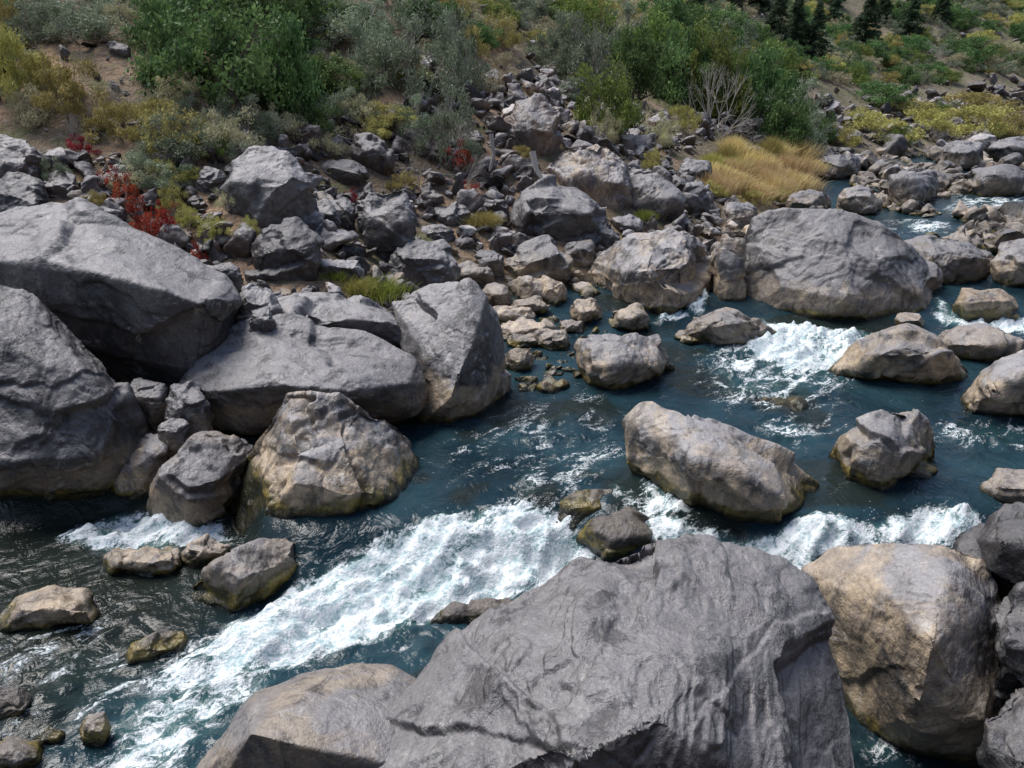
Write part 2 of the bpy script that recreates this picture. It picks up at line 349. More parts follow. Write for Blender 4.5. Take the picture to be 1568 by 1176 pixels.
def boulder(name,sil,z0=None,D=None,th=None,bf=0.22,extra=(),tan=0.0,bright=0.0,moss=0.0,warm=0.0,amp=0.03,q=70,sm=1,seed=None,cells=14,cellamp=1.0,ncut=8,cut=0.09,ledges=(),ter=1.0):
    hero_n[0]+=1; seed=seed or hero_n[0]*13+5
    rs=np.random.RandomState(seed)
    S=np.array(sil,float); us=S[:,0]; vs=S[:,1]
    cu,cv=us.mean(),(vs.min()+vs.max())/2
    vb=vs.max(); ub=us[vs.argmax()]
    if z0 is None and D is None: D=hit(ub,vb)[1]
    low=vs>=cv
    lu=us[low]; lv=vs[low]; od=np.argsort(lu); lu=lu[od]; lv=lv[od]
    def ybase(u):
        if D is not None: return D
        v=np.interp(u,lu,lv); v=0.6*v+0.4*vb
        return at_z(u,v,z0)[1]
    yc=ybase(cu); ppm=784/TH/(yc*CP+CAMZ*SP)
    w=(us.max()-us.min())/ppm; hgt=(vs.max()-vs.min())/ppm
    if th is None: th=0.55*min(w,hgt*1.8)
    H=vs.max()-vs.min()
    def pl(u,v): return ybase(u)+th*(0.12+0.75*(vb-v)/H)
    pts=[]
    for u,v in S: pts.append(at_y(u,v,pl(u,v)))
    ww=min(w,hgt*2.0)
    if not extra:
        for t in (-.55,-.15,.25,.6):
            a=cu+t*(us.max()-us.min())*.5; b=cv+rs.uniform(-.16,.10)*H; pts.append(at_y(a,b,pl(a,b)-bf*ww*rs.uniform(0.9,1.5)))
        for (u,v) in S[::3]:
            k=rs.uniform(0.45,0.68); a,b=cu+(u-cu)*k,cv+(v-cv)*k; pts.append(at_y(a,b,pl(a,b)-bf*ww*rs.uniform(0.4,.9)))
    for e in extra: pts.append(at_y(e[0],e[1],pl(e[0],e[1])-e[2]))
    for (u,v) in S:
        k=0.72; a,b=cu+(u-cu)*k,cv+(v-cv)*k; pts.append(at_y(a,b,pl(a,b)+0.30*ww))
        if v>=cv:
            p=at_y(u,v,pl(u,v)); p[1]+=0.25*th; p[2]-=0.35*hgt; p[0]+=-0.1*(p[0]-at_y(cu,cv,yc)[0]); pts.append(p)
    size=max(w,hgt)
    me=hull_remesh(name,pts,size/q,sm)
    carve(me,amp*size,size,seed,cells,cellamp=cellamp,ncut=ncut,cut=cut,ledges=ledges,ter=ter)
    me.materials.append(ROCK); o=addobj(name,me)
    o["tan"]=float(tan); o["bright"]=float(bright); o["moss"]=float(moss); o["warm"]=float(warm); o["wl"]=wl1(at_y(cu,cv,yc)[0],yc+0.2*th)
    footprints.append((at_y(cu,cv,yc+th*0.4)[0],yc+th*0.45,0.42*max(w,th)))
    return o
B="boulder"
# left bank
boulder(B,[(-90,330),(0,350),(75,308),(120,315),(240,372),(345,422),(374,462),(358,522),(300,578),(225,562),(140,520),(50,470),(-90,460)],D=10.3,th=2.6,extra=[(-20,400,.8),(80,398,1.0),(170,425,1.1),(250,445,1.05),(320,470,.8),(355,490,.4),(250,545,.25),(130,500,.25)],bright=-.06,q=140,amp=.015,cells=22,ncut=4,cut=.04,
 ledges=[([(75,400),(130,440),(220,470),(330,480)],.07,60),([(0,420),(60,460),(200,500),(300,540)],.05,40)])
boulder(B,[(-90,440),(0,436),(50,453),(140,538),(192,595),(210,645),(197,700),(130,760),(60,790),(-90,800)],D=9.0,th=1.7,extra=[(-20,500,.7),(60,560,.75),(130,575,.6),(180,640,.5),(150,700,.55),(40,705,.85),(-20,705,.8)],q=140,amp=.017,cells=20,ncut=4,cut=.04,bright=-.04,
 ledges=[([(-40,575),(60,590),(130,575)],.06,50),([(200,700),(130,708),(60,712),(-40,705)],-.12,50)])
boulder(B,[(278,602),(318,535),(385,495),(450,487),(560,506),(640,548),(654,590),(632,622),(560,644),(440,657),(370,657),(300,632)],D=10.0,th=1.7,extra=[(292,600,.35),(350,598,.8),(430,590,1.05),(530,600,.95),(625,588,.4)],bright=-.24,q=140,amp=.017,cells=18,ncut=4,cut=.04,
 ledges=[([(450,520),(500,525),(560,522)],.06,25)])
boulder(B,[(598,462),(655,433),(720,431),(747,455),(768,530),(777,590),(740,630),(690,656),(635,654),(626,610),(640,560)],z0=0.0,th=1.3,extra=[(640,478,.1),(742,458,.25),(725,520,.5),(705,570,.6),(690,610,.5),(648,580,.15)],q=130,amp=.014,ncut=3,cut=.03,tan=.2,
 ledges=[([(640,585),(700,575),(770,560)],.04,40)])
boulder(B,[(400,470),(440,446),(520,444),(600,478),(638,512),(620,530),(550,520),(430,492)],D=11.6,th=1.2,bright=.05)
boulder(B,[(340,800),(352,740),(400,655),(440,602),(475,622),(515,602),(560,620),(627,660),(662,730),(668,785),(610,815),(520,840),(430,850),(350,830)],z0=-0.5,th=1.3,extra=[(440,680,.2),(475,660,.25),(530,670,.4),(590,700,.2),(450,740,.6),(540,750,.65),(615,760,.3),(390,770,.35)],tan=.45,moss=.3,bright=.16,q=130,amp=.045,sm=4,cells=6,cellamp=.3,ncut=3,cut=.04,ter=.35,
 ledges=[([(475,600),(480,660),(440,700),(400,800)],.16,45),([(560,610),(530,680),(560,740)],.18,40),([(430,690),(500,700),(540,650)],.12,30)])
boulder("mossy_rock",[(272,930),(272,900),(330,860),(400,825),(450,812),(475,850),(480,885),(410,922),(350,946)],z0=-.62,th=.6,moss=.6,bright=-.15,bf=.15)
boulder("river_rock",[(157,882),(165,850),(220,838),(265,840),(285,868),(262,886)],z0=-.6,tan=.3,bright=.2)
boulder("river_rock",[(268,860),(285,832),(320,820),(352,838),(345,865),(300,877)],z0=-.6,tan=.1,bright=.1)
boulder("river_rock",[(-30,965),(0,940),(30,912),(70,898),(130,912),(174,944),(150,966),(60,978),(-20,978)],z0=-.62,tan=.4,bright=.1)
boulder("river_rock",[(180,1025),(200,985),(250,958),(285,965),(292,985),(240,1010),(200,1035)],z0=-.65,moss=.2,bf=.1,th=.4,bright=-.4)
boulder("river_rock",[(-20,1080),(0,1052),(30,1048),(48,1062),(35,1098),(0,1112)],z0=-.65,moss=.1,bright=-.3)
boulder("river_rock",[(118,1120),(135,1092),(160,1088),(172,1112),(150,1150),(125,1150)],z0=-.68,moss=.2,bright=-.35)
boulder("river_rock",[(-20,1150),(10,1130),(60,1135),(78,1170),(50,1190),(-20,1190)],z0=-.68,moss=.1,bright=-.3)
boulder("river_rock",[(50,1130),(75,1112),(100,1120),(98,1145),(70,1150)],z0=-.7,moss=.2,bright=-.4)
boulder(B,[(215,778),(240,722),(285,690),(312,664),(385,668),(395,690),(350,770),(300,805),(240,796)],z0=-.5,th=.8,tan=.35,bright=.05)
boulder(B,[(160,750),(185,690),(230,655),(262,668),(258,700),(215,765),(180,775)],D=9.2,th=.6,tan=.3)
boulder(B,[(188,600),(215,575),(250,585),(256,625),(230,652),(198,640)],D=9.9,th=.5)
boulder(B,[(252,640),(262,590),(300,588),(325,620),(318,660),(270,668)],D=9.7,th=.5,bright=.1)
# near shore
boulder(B,[(530,1190),(595,1100),(695,985),(765,935),(850,885),(905,846),(1000,824),(1060,828),(1120,838),(1190,868),(1232,897),(1256,960),(1296,1050),(1320,1190),(1310,1330),(520,1330)],D=3.3,th=2.4,
  extra=[(715,990,.1),(850,950,.25),(990,880,.15),(1000,960,.55),(1150,930,.15),(1240,980,.1),(930,1045,.75),(1010,1100,.95),(1180,1100,.4),(700,1120,.25),(860,1170,.9)],bright=-.24,q=230,amp=.019,cells=18,cellamp=1.2,ncut=2,cut=.02,seed=77,
  ledges=[([(1003,860),(1000,905),(985,960),(925,1020),(895,1045)],.17,80),([(712,985),(728,1010),(760,1025),(800,1050)],-.08,60),([(895,1045),(960,1052),(1040,1010),(1090,1075)],.07,60),([(620,1120),(760,1100),(860,1140)],.09,60),([(1250,930),(1180,960),(1110,1040)],.06,70)])
boulder(B,[(285,1200),(345,1110),(390,1058),(460,1028),(540,1010),(600,1018),(650,1046),(675,1110),(670,1300),(280,1300)],D=4.0,th=1.2,tan=.5,bright=-.08,q=120,amp=.018,sm=8,cells=6,cellamp=.3,bf=.25,ncut=2,cut=.03,ter=.6)
boulder(B,[(1232,872),(1268,838),(1380,820),(1440,826),(1512,850),(1542,900),(1547,980),(1572,1080),(1560,1180),(1430,1177),(1328,1110),(1288,1040),(1258,960)],z0=-.5,th=1.2,tan=.7,bright=.04,q=130,amp=.024,sm=9,cells=7,cellamp=.5,bf=.28,ncut=3,cut=.05,moss=.3,ter=.6,
  extra=[(1330,880,.25),(1450,880,.3),(1320,960,.4),(1430,980,.65),(1510,1000,.3),(1400,1080,.55),(1500,1100,.4),(1340,1060,.3)],
  ledges=[([(1290,1040),(1380,1020),(1440,1100),(1530,1120)],.08,60)])
boulder(B,[(1490,820),(1510,790),(1568,765),(1650,755),(1720,800),(1700,900),(1600,925),(1530,905)],D=5.6,th=.9,bright=-.5,amp=.05)
boulder(B,[(1508,960),(1530,920),(1568,905),(1700,890),(1750,1000),(1700,1110),(1600,1090),(1530,1055)],D=4.7,th=.9,bright=-.5,amp=.05)
boulder(B,[(1500,1090),(1540,1062),(1600,1050),(1700,1050),(1760,1200),(1700,1300),(1560,1260),(1505,1160)],D=3.9,th=.9,tan=.2,bright=-.35,amp=.05)
boulder(B,[(1500,748),(1530,720),(1620,712),(1660,740),(1650,795),(1560,788),(1508,772)],z0=-.1,th=.7,bright=-.05)
# mid river
boulder(B,[(952,700),(955,648),(975,616),(1000,610),(1060,634),(1120,655),(1192,706),(1250,742),(1246,778),(1205,821),(1130,808),(1070,787),(1030,760),(985,727)],z0=-.08,th=.9,extra=[(1000,665,.15),(1060,705,.5),(1130,725,.35),(1200,765,.2),(1110,765,.3)],tan=.5,moss=.4,bright=.16,q=120,amp=.03,sm=3,ncut=4,cut=.05,ter=.6,ledges=[([(1010,690),(1060,730),(1090,740),(1110,800)],.16,40)])
boulder(B,[(1267,692),(1290,660),(1340,628),(1380,618),(1425,650),(1442,705),(1412,734),(1350,764),(1290,742)],z0=-.05,th=.8,tan=.25,moss=.3,amp=.04,bright=.1)
boulder(B,[(1270,572),(1330,518),(1390,494),(1432,512),(1490,565),(1472,584),(1440,594),(1340,586)],z0=0,th=.9,tan=.5,bright=.1)
boulder(B,[(1455,612),(1500,572),(1568,540),(1680,530),(1720,600),(1700,645),(1568,645),(1470,634)],z0=0,th=1,tan=.3,bright=.1)
boulder(B,[(880,552),(898,518),(960,505),(1012,527),(1033,552),(1000,580),(940,599),(900,592)],z0=0,th=.8,tan=.2,moss=.1)
boulder("river_rock",[(1030,520),(1060,483),(1110,467),(1160,488),(1190,512),(1150,526),(1100,530)],z0=0,th=.6)
boulder("river_rock",[(842,795),(850,765),(900,748),(950,746),(968,765),(930,800),(870,808)],z0=-.20,th=.5,moss=.2,bf=.1,bright=-.55)
boulder("mossy_rock",[(880,828),(902,785),(960,778),(1012,808),(1004,848),(930,860)],z0=-.38,th=.5,moss=.25,bf=.18,bright=-.5)
boulder("mossy_rock",[(482,880),(500,845),(540,838),(552,862),(530,890),(495,893)],z0=-.55,th=.4,moss=.5,bright=-.3)
boulder("mossy_rock",[(515,835),(530,800),(600,785),(640,800),(600,835),(540,845)],z0=-.42,th=.5,moss=.6,bright=-.2)
boulder("river_rock",[(655,955),(700,925),(780,914),(798,935),(740,962)],z0=-.57,th=.4,moss=.1,bf=.1,bright=-.5)
boulder("river_rock",[(1115,628),(1150,613),(1230,610),(1265,625),(1220,634)],z0=-.04,th=.5,moss=.1,bf=.05,bright=-.5)
boulder("river_rock",[(1455,475),(1475,440),(1530,436),(1562,460),(1552,490),(1480,489)],z0=.1,th=.7,tan=.6,moss=.35)
boulder("river_rock",[(1430,535),(1450,502),(1500,498),(1575,520),(1555,552),(1480,552)],z0=.05,th=.7)
# far shore
boulder(B,[(1126,440),(1133,370),(1153,333),(1200,320),(1290,320),(1352,341),(1396,375),(1446,450),(1432,490),(1340,504),(1220,494),(1138,472)],z0=0,th=2.3,extra=[(1150,345,.05),(1250,345,.15),(1300,380,.5),(1370,395,.5),(1200,440,.4),(1300,460,.65),(1410,450,.3)],tan=.12,q=130,amp=.015,ncut=3,cut=.03,bright=-.08,
 ledges=[([(1130,400),(1210,395),(1290,405),(1330,420),(1390,395)],.10,40)])
boulder(B,[(901,400),(940,362),(1010,345),(1062,360),(1093,395),(1088,440),(1060,472),(1010,488),(950,467),(908,432)],z0=.1,th=1.4,tan=.4,bright=.2,q=100)
boulder(B,[(1090,380),(1110,365),(1139,370),(1142,472),(1100,476),(1088,440)],z0=.1,th=.8,tan=.5)
boulder(B,[(774,352),(800,297),(850,273),(892,291),(940,340),(932,368),(850,376),(788,376)],th=1.6,q=80,bright=.0)
boulder(B,[(836,250),(868,222),(920,213),(962,250),(975,300),(942,330),(900,328),(853,290)],th=1.6,tan=.5,bright=.2,q=80,warm=.7)
boulder(B,[(953,305),(970,260),(1010,256),(1047,283),(1054,320),(1000,340),(958,330)],th=1.3,tan=.2,warm=.3)
boulder(B,[(770,195),(788,153),(830,144),(864,165),(854,215),(820,240),(788,232)],th=1,tan=.4,warm=.8)
boulder(B,[(766,402),(800,370),(840,358),(874,395),(868,427),(800,438)],th=1,tan=.3)
boulder(B,[(324,290),(356,237),(400,217),(442,236),(486,285),(472,314),(400,350),(348,330)],th=1.4,tan=.2,q=80,bright=.05)
boulder(B,[(541,335),(568,294),(622,285),(637,330),(628,374),(590,404),(551,384)],th=1,tan=.2,bright=.2)
boulder(B,[(376,392),(398,348),(450,336),(494,370),(488,424),(440,438),(381,432)],th=.9,bright=-.25,warm=.3)
boulder(B,[(592,410),(625,375),(680,368),(708,400),(700,440),(640,452),(600,440)],th=.9)
boulder(B,[(-40,230),(0,208),(45,212),(72,240),(60,280),(0,300),(-40,290)],th=1,bright=-.15,warm=.5)
boulder(B,[(-40,290),(10,260),(55,268),(75,300),(50,340),(-40,350)],th=1,bright=-.1)
boulder(B,[(1384,375),(1420,355),(1480,362),(1523,395),(1512,435),(1440,445),(1405,420)],z0=.25,th=1.3)
boulder(B,[(1512,400),(1530,370),(1600,365),(1640,400),(1620,450),(1540,445)],z0=.25,th=1.2,tan=.3)
def auto(u0,v0,u1,v1,**k):
    rs=np.random.RandomState(int(u0*7+v0)); cu,cv=(u0+u1)/2,(v0+v1)/2; n=8; s=[]
    for i in range(n):
        a=2*math.pi*(i+rs.uniform(-.35,.35))/n; r=rs.uniform(.88,1.12)
        c,sn=math.cos(a),math.sin(a); e=0.75
        s.append((cu+(u1-u0)/2*r*math.copysign(abs(c)**e,c),cv+(v1-v0)/2*r*math.copysign(abs(sn)**e,sn)))
    k.setdefault('q',45); k.setdefault('cut',.14); boulder(k.pop('name',B),s,**k)
for a in [(868,452,925,497,dict(z0=0.05,tan=.3)),(925,465,1000,512,dict(z0=0,tan=.2)),(768,526,822,572,dict(z0=0,tan=.3)),(815,503,872,540,dict(z0=0,)),(785,422,850,470,dict(z0=.2,tan=.2)),
  (745,470,820,495,dict(z0=.1,tan=.2,bright=.2)),(750,488,850,522,dict(z0=0,tan=.2,bright=.2)),(775,508,830,535,dict(z0=0)),(850,488,900,512,dict(z0=0,bright=.15)),(780,455,845,480,dict(z0=.2,tan=.1)),(820,425,868,470,dict(z0=.2,bright=.35,tan=.4)),(875,518,935,545,dict(z0=0,)),
  (1035,512,1095,528,dict(z0=0,tan=.4)),(1000,555,1035,568,dict(z0=0)),(725,380,775,425,dict()),(660,310,720,350,dict()),(640,340,700,375,dict(bright=.2)),(480,240,560,285,dict(bright=-.1,warm=.4)),
  (495,300,545,345,dict()),(455,308,520,350,dict()),(150,255,215,295,dict(tan=.2,warm=.5)),(60,225,110,265,dict(bright=.15)),(60,262,120,310,dict(warm=.4)),(300,255,345,300,dict()),(525,205,600,260,dict(bright=-.15,warm=.6)),
  (160,60,200,90,dict(tan=.3,warm=.6)),(960,205,1010,245,dict(tan=.2,warm=.5)),(1040,240,1095,285,dict(tan=.2)),(1045,275,1090,335,dict()),(1360,262,1440,310,dict(z0=.7)),(1250,235,1320,270,dict(z0=.8)),
  (1480,255,1568,300,dict(z0=.7)),(1440,215,1510,250,dict(z0=1)),(1515,205,1600,245,dict(z0=1.1)),(1280,285,1350,325,dict(z0=.6)),(1200,290,1270,325,dict(z0=.6)),(1100,310,1160,350,dict(z0=.6)),
  (360,435,430,500,dict(D=11.5,bright=.1)),(860,360,915,410,dict(tan=.5)),(930,325,990,360,dict()),(1370,478,1420,502,dict(z0=.05,tan=.2)),(690,400,760,440,dict()),(735,430,785,470,dict(z0=.3)),
  (480,395,560,425,dict(bright=.4)),(240,640,290,690,dict(D=9.5)),(375,470,420,505,dict(D=11)),(280,420,350,470,dict(D=12.2)),(310,400,370,440,dict(D=12.8))]:
    auto(*a[:4],**a[4])
# ---------------------------------------------------------------- scattered rocks
def rock_proto(i):
    rs=np.random.RandomState(100+i)
    k=rs.randint(9,15); P=rs.normal(size=(k,3)); P/=np.linalg.norm(P,axis=1)[:,None]; P*=rs.uniform(.7,1.0,(k,1))
    P*=np.array([1,rs.uniform(.55,.95),rs.uniform(.4,.8)])
    me=hull_remesh("rock_shape",[tuple(p) for p in P],0.065,0)
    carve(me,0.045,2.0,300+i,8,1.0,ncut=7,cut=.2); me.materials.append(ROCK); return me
protos=[rock_proto(i) for i in range(30)]
talus=bpy.data.objects.new("talus_rocks",None); scene.collection.objects.link(talus)
bar=bpy.data.objects.new("river_bar_rocks",None); scene.collection.objects.link(bar)
rs=np.random.RandomState(3)
N=34000
th=np.radians(rs.uniform(-42,42,N)); r=np.exp(rs.uniform(math.log(9.0),math.log(110),N))
P=np.c_[r*np.sin(th),r*np.cos(th)]
S=sdist(P,FAR); Z=terrain(P); WL=wlevel(P)
cl=fbm(np.c_[P/4,np.zeros(N)],3,77)
for (u,v,rr) in [(1110,288,1.9),(1150,275,2.2),(1190,272,2.0),(1220,262,1.6),(1150,250,1.8)]:
    p=hit(u,v); footprints.append((p[0],p[1],rr))
for (u,v,rr) in [(1400,350,1.1),(1440,345,.9),(1480,318,1.8),(1530,320,2.0),(1590,322,2.0)]:
    p=hit(u,v,wlevel); footprints.append((p[0],p[1],rr))
FP=np.array(footprints)
def putrock(x,y,z,size,par,tan,bright,warm,wl):
    o=bpy.data.objects.new("rock",protos[rs.randint(30)]); scene.collection.objects.link(o); o.parent=par
    o.location=(x,y,z); o.rotation_euler=(rs.uniform(-.5,.5),rs.uniform(-.5,.5),rs.uniform(0,6.28)); sc=size*rs.uniform(.8,1.2); o.scale=(sc,sc*rs.uniform(.7,1.1),sc*rs.uniform(.7,1.2))
    if rs.rand()<0.35: o.rotation_euler=(rs.uniform(0,3),rs.uniform(0,3),0)
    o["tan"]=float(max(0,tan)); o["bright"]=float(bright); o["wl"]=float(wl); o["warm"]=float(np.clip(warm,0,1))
for i in range(N):
    x,y=P[i]; s=S[i]
    szr=rs.rand(); prob=0; warm=0; tan=max(0,rs.normal(0,.28)); br=rs.normal(-.04,.34)
    if s>-0.4:
        lim=6.3+2.5*cl[i] + (4.5 if x>-3 else 0)*(x<4)
        if s<lim: prob=.85; size=0.08+0.46*szr**2.6; warm=rs.uniform(0,.4)+.14*s*rs.rand()
        else: prob=0.12+0.2*max(0,cl[i]); size=0.07+0.30*szr**3; warm=rs.uniform(.3,1)
        size*=1+max(0,r[i]-14)/45
        z=Z[i]+size*0.25; par=talus
    elif y>18 and x>3 and s>-40:
        prob=.75*(cl[i]>-.28)*(1 if s>-14 else .7); size=(0.25+0.6*szr**2)*(1+max(0,y-20)/60); z=WL[i]+size*rs.uniform(-.1,.25); par=bar; tan*=.4; br-=.15
    elif s>-1.6 and y>12: prob=.45; size=.10+.25*szr; z=max(Z[i],WL[i]-.05); par=bar; br-=.1
    elif s>-0.7 and y>10: prob=.25; size=.12+.25*szr; z=max(Z[i],WL[i]-.1); par=bar; br-=.1
    if rs.rand()>prob: continue
    if (np.hypot(FP[:,0]-x,FP[:,1]-y)<FP[:,2]+size*.35).any(): continue
    putrock(x,y,z,size,par,tan,br,warm,WL[i])
for i in range(420):
    x=rs.uniform(-3,13); y=rs.uniform(0.5,9); q=np.array([[x,y]]); n=sdist(q,NEAR)[0]
    if not(-1.2<n<3) or x*x+y*y<5: continue
    size=rs.uniform(.12,.4); w_=wl1(x,y); z=max(terrain(q)[0],w_-.15)+size*.15
    putrock(x,y,z,size,talus,.2,rs.normal(-.1,.2),.1,w_)
# ---------------------------------------------------------------- vegetation
def quads(C,A,Bv):
    n=len(C); V=np.stack([C-A,C-Bv,C+A,C+Bv],1).reshape(-1,3); F=np.arange(4*n).reshape(n,4); return V,F
def runit(rs,n):
    v=rs.normal(size=(n,3)); return v/np.linalg.norm(v,axis=1)[:,None]
def stick(p,q,r0,r1):
    p=np.array(p,float);q=np.array(q,float); d=q-p; d/=np.linalg.norm(d)+1e-9
    a=np.cross(d,[.3,.8,.5]); a/=np.linalg.norm(a)+1e-9; b=np.cross(d,a)
    V=[];
    for c,r in((p,r0),(q,r1)):
        for k in range(4): t=k*math.pi/2; V.append(c+r*(a*math.cos(t)+b*math.sin(t)))
    F=[(k,(k+1)%4,4+(k+1)%4,4+k) for k in range(4)]
    return np.array(V),np.array(F)
def assemble(name,parts,mats):
    Vs=[];Fs=[];sh=[];mi=[];o=0
    for V,F,s,m in parts:
        Vs.append(V);Fs.append(F+o);o+=len(V); sh.append(np.broadcast_to(s,(len(V),))); mi.append(np.full(len(F),m))
    me=mkmesh(name,np.concatenate(Vs),np.concatenate(Fs),False)
    at=me.attributes.new("shade",'FLOAT','POINT'); at.data.foreach_set("value",np.concatenate(sh).astype(np.float32))
    me.polygons.foreach_set("material_index",np.concatenate(mi).astype(np.int32))
    for m in mats: me.materials.append(m)
    return me
BARK=leaf_material("bark",(0.10,0.085,0.07),(0.20,0.18,0.16),.9,0.0)
DEADM=leaf_material("dead_twig",(0.27,0.24,0.21),(0.46,0.43,0.39),.9,0.0)
def bush_proto(seed,mat,nc=42,nl=120,ls=.04,aspect=.5,stems=26,bark=BARK,upright=0.0,twigs=0):
    rs=np.random.RandomState(seed); parts=[]
    d=runit(rs,nc); d[:,2]=np.abs(d[:,2]); rad=rs.uniform(.45,.95,nc)*(1+.18*np.sin(3*np.arctan2(d[:,1],d[:,0])+seed))
    C=d*rad[:,None]; C[:,2]=C[:,2]*.9+.10
    for c in C:
        cr=rs.uniform(.13,.28); n=int(nl*rs.uniform(.6,1.4)); p=runit(rs,n)*(rs.rand(n,1)**.45)*cr*np.array([1.1,1.1,.8])+c
        p=p[p[:,2]>0.0]; n=len(p)
        s=ls*rs.uniform(.6,1.4,(n,1)); a=runit(rs,n); a[:,2]=a[:,2]*(1-upright)+upright*rs.uniform(.5,1.5,n); a/=np.linalg.norm(a,axis=1)[:,None]
        b=np.cross(a,runit(rs,n)); b/=np.linalg.norm(b,axis=1)[:,None]+1e-9
        V,F=quads(p,a*s,b*s*aspect); cs=rs.uniform(.05,.8); sh=np.clip(cs+rs.normal(0,.2,n)+ (p[:,2]-c[2])/cr*.15,0,1)
        parts.append((V,F,np.repeat(sh,4),0))
    for k in range(stems):
        c=C[rs.randint(nc)]; base=np.array([rs.uniform(-.1,.1),rs.uniform(-.1,.1),-.15]); mid=base*.4+c*.55+rs.normal(0,.05,3)
        for (p,q,r0,r1) in((base,mid,.018,.012),(mid,c*1.02,.012,.005)):
            V,F=stick(p,q,r0,r1); parts.append((V,F,rs.rand(),1))
        for j in range(3+twigs):
            e=c+runit(rs,1)[0]*.25; e[2]=abs(e[2]); V,F=stick(c*rs.uniform(.7,1),e*1.05,.006,.003); parts.append((V,F,rs.rand(),1))
    return assemble("bush",parts,[mat,bark])
def twig_proto(seed,mat):
    rs=np.random.RandomState(seed); parts=[]
    def grow(p,d,l,r,lev):
        q=p+d*l; V,F=stick(p,q,r,r*.6); parts.append((V,F,rs.rand(),0))
        if lev<4:
            for k in range(3 if lev<2 else 2):
                e=d+rs.normal(0,.38,3); e/=np.linalg.norm(e); grow(q,e,l*rs.uniform(.6,.85),r*.6,lev+1)
    for k in range(9):
        d=np.array([rs.normal(0,.6),rs.normal(0,.6),.8]); d/=np.linalg.norm(d); grow(np.array([rs.normal(0,.06),rs.normal(0,.06),-.05]),d,.32,.014,0)
    return assemble("dead",parts,[mat])
def grass_proto(seed,mat,n=1500,spread=.8,w=.008):
    rs=np.random.RandomState(seed); b=np.c_[rs.normal(0,spread*.45,(n,2)),np.zeros(n)]; l=rs.uniform(.5,1.0,(n,1))*(1-.35*np.clip(np.hypot(b[:,0],b[:,1])[:,None],0,1))
    d=np.c_[b[:,:2]*.5+rs.normal(0,.25,(n,2)),np.ones(n)]; d/=np.linalg.norm(d,axis=1)[:,None]
    a=np.cross(d,runit(rs,n)); a/=np.linalg.norm(a,axis=1)[:,None]; w=w*rs.uniform(.6,1.5,(n,1))
    m=b+d*l*.6; t=b+d*l+np.c_[d[:,:2]*.35,-.12*np.ones(n)]*l
    V=np.stack([b-a*w,b+a*w,m+a*w*.8,m-a*w*.8,t],1).reshape(-1,3); i=np.arange(n)*5
    F=np.concatenate([np.c_[i,i+1,i+2],np.c_[i,i+2,i+3],np.c_[i+3,i+2,i+4]])
    return assemble("grass",[(V,F,np.repeat(rs.rand(n),5),0)],[mat])
def pine_proto(seed,mat):
    rs=np.random.RandomState(seed); parts=[]
    V,F=stick((0,0,-.3),(0,0,3),.06,.01); parts.append((V,F,.4,1))
    z=.3
    while z<2.95:
        R=(3-z)*.27+.04
        for k in range(rs.randint(6,9)):
            if rs.rand()<.1: continue
            a=rs.uniform(0,6.28); L=R*rs.uniform(.65,1.15); n=int(110*L/.5)+20; t=rs.rand(n)**.7
            p=np.c_[np.cos(a)*t*L,np.sin(a)*t*L,z-t*L*.2+rs.normal(0,.04,n)]; p[:,:2]+=rs.normal(0,.06,(n,2))*(1-t[:,None]*.5)
            aa=runit(rs,n)*.045; bb=np.cross(aa,runit(rs,n))*.45
            V,F=quads(p,aa,bb); parts.append((V,F,np.repeat(np.clip(rs.uniform(0,.6)+t*.3,0,1),4),0))
            V,F=stick((0,0,z),(np.cos(a)*L*.9,np.sin(a)*L*.9,z-L*.2),.012,.004); parts.append((V,F,.4,1))
        z+=rs.uniform(.08,.15)
    return assemble("pine",parts,[mat,BARK])
M=dict(green=leaf_material("green_leaves",(0.050,0.105,0.034),(0.19,0.30,0.105),.6,.35),
 bright=leaf_material("bright_leaves",(0.11,0.16,0.04),(0.28,0.35,0.09),.6,.35),
 sage=leaf_material("sage_leaves",(0.14,0.175,0.11),(0.36,0.41,0.28)),
 yellow=leaf_material("rabbitbrush_leaves",(0.28,0.26,0.08),(0.62,0.56,0.20)),
 pale=leaf_material("pale_brush_leaves",(0.31,0.29,0.17),(0.63,0.59,0.38)),
 red=leaf_material("red_sumac_leaves",(0.24,0.025,0.02),(0.52,0.08,0.055)),
 grass=leaf_material("tan_grass_blades",(0.52,0.39,0.17),(0.80,0.66,0.36),.7,.4),
 sedge=leaf_material("sedge_blades",(0.14,0.20,0.04),(0.36,0.40,0.09),.7,.4),
 pine=leaf_material("pine_needles",(0.035,0.060,0.034),(0.095,0.135,0.072)))
PR=dict(green=[bush_proto(s,M['green'],nc=60,nl=120,ls=.032) for s in(1,2,3)],bright=[bush_proto(s,M['bright'],nc=60,nl=120,ls=.032) for s in(4,5)],
 sage=[bush_proto(s,M['sage'],ls=.036,aspect=.35,stems=30,bark=DEADM,twigs=1) for s in(6,7,8)],
 yellow=[bush_proto(s,M['yellow'],nc=36,ls=.05,aspect=.22,upright=.6,stems=12,bark=DEADM) for s in(9,10,11)],
 pale=[bush_proto(s,M['pale'],nc=34,nl=90,ls=.05,aspect=.2,upright=.6,stems=16,bark=DEADM) for s in(12,13)],
 red=[bush_proto(s,M['red'],nc=26,nl=60,ls=.045,stems=20,bark=DEADM) for s in(14,15)],
 dead=[twig_proto(s,DEADM) for s in(16,17,18)],grass=[grass_proto(19,M['grass'],1300,1.0,.012),grass_proto(29,M['grass'],1300,1.1,.012)],ygrass=[grass_proto(20,M['yellow'])],sedge=[grass_proto(21,M['sedge'],1200)],pine=[pine_proto(s,M['pine']) for s in(22,23)])
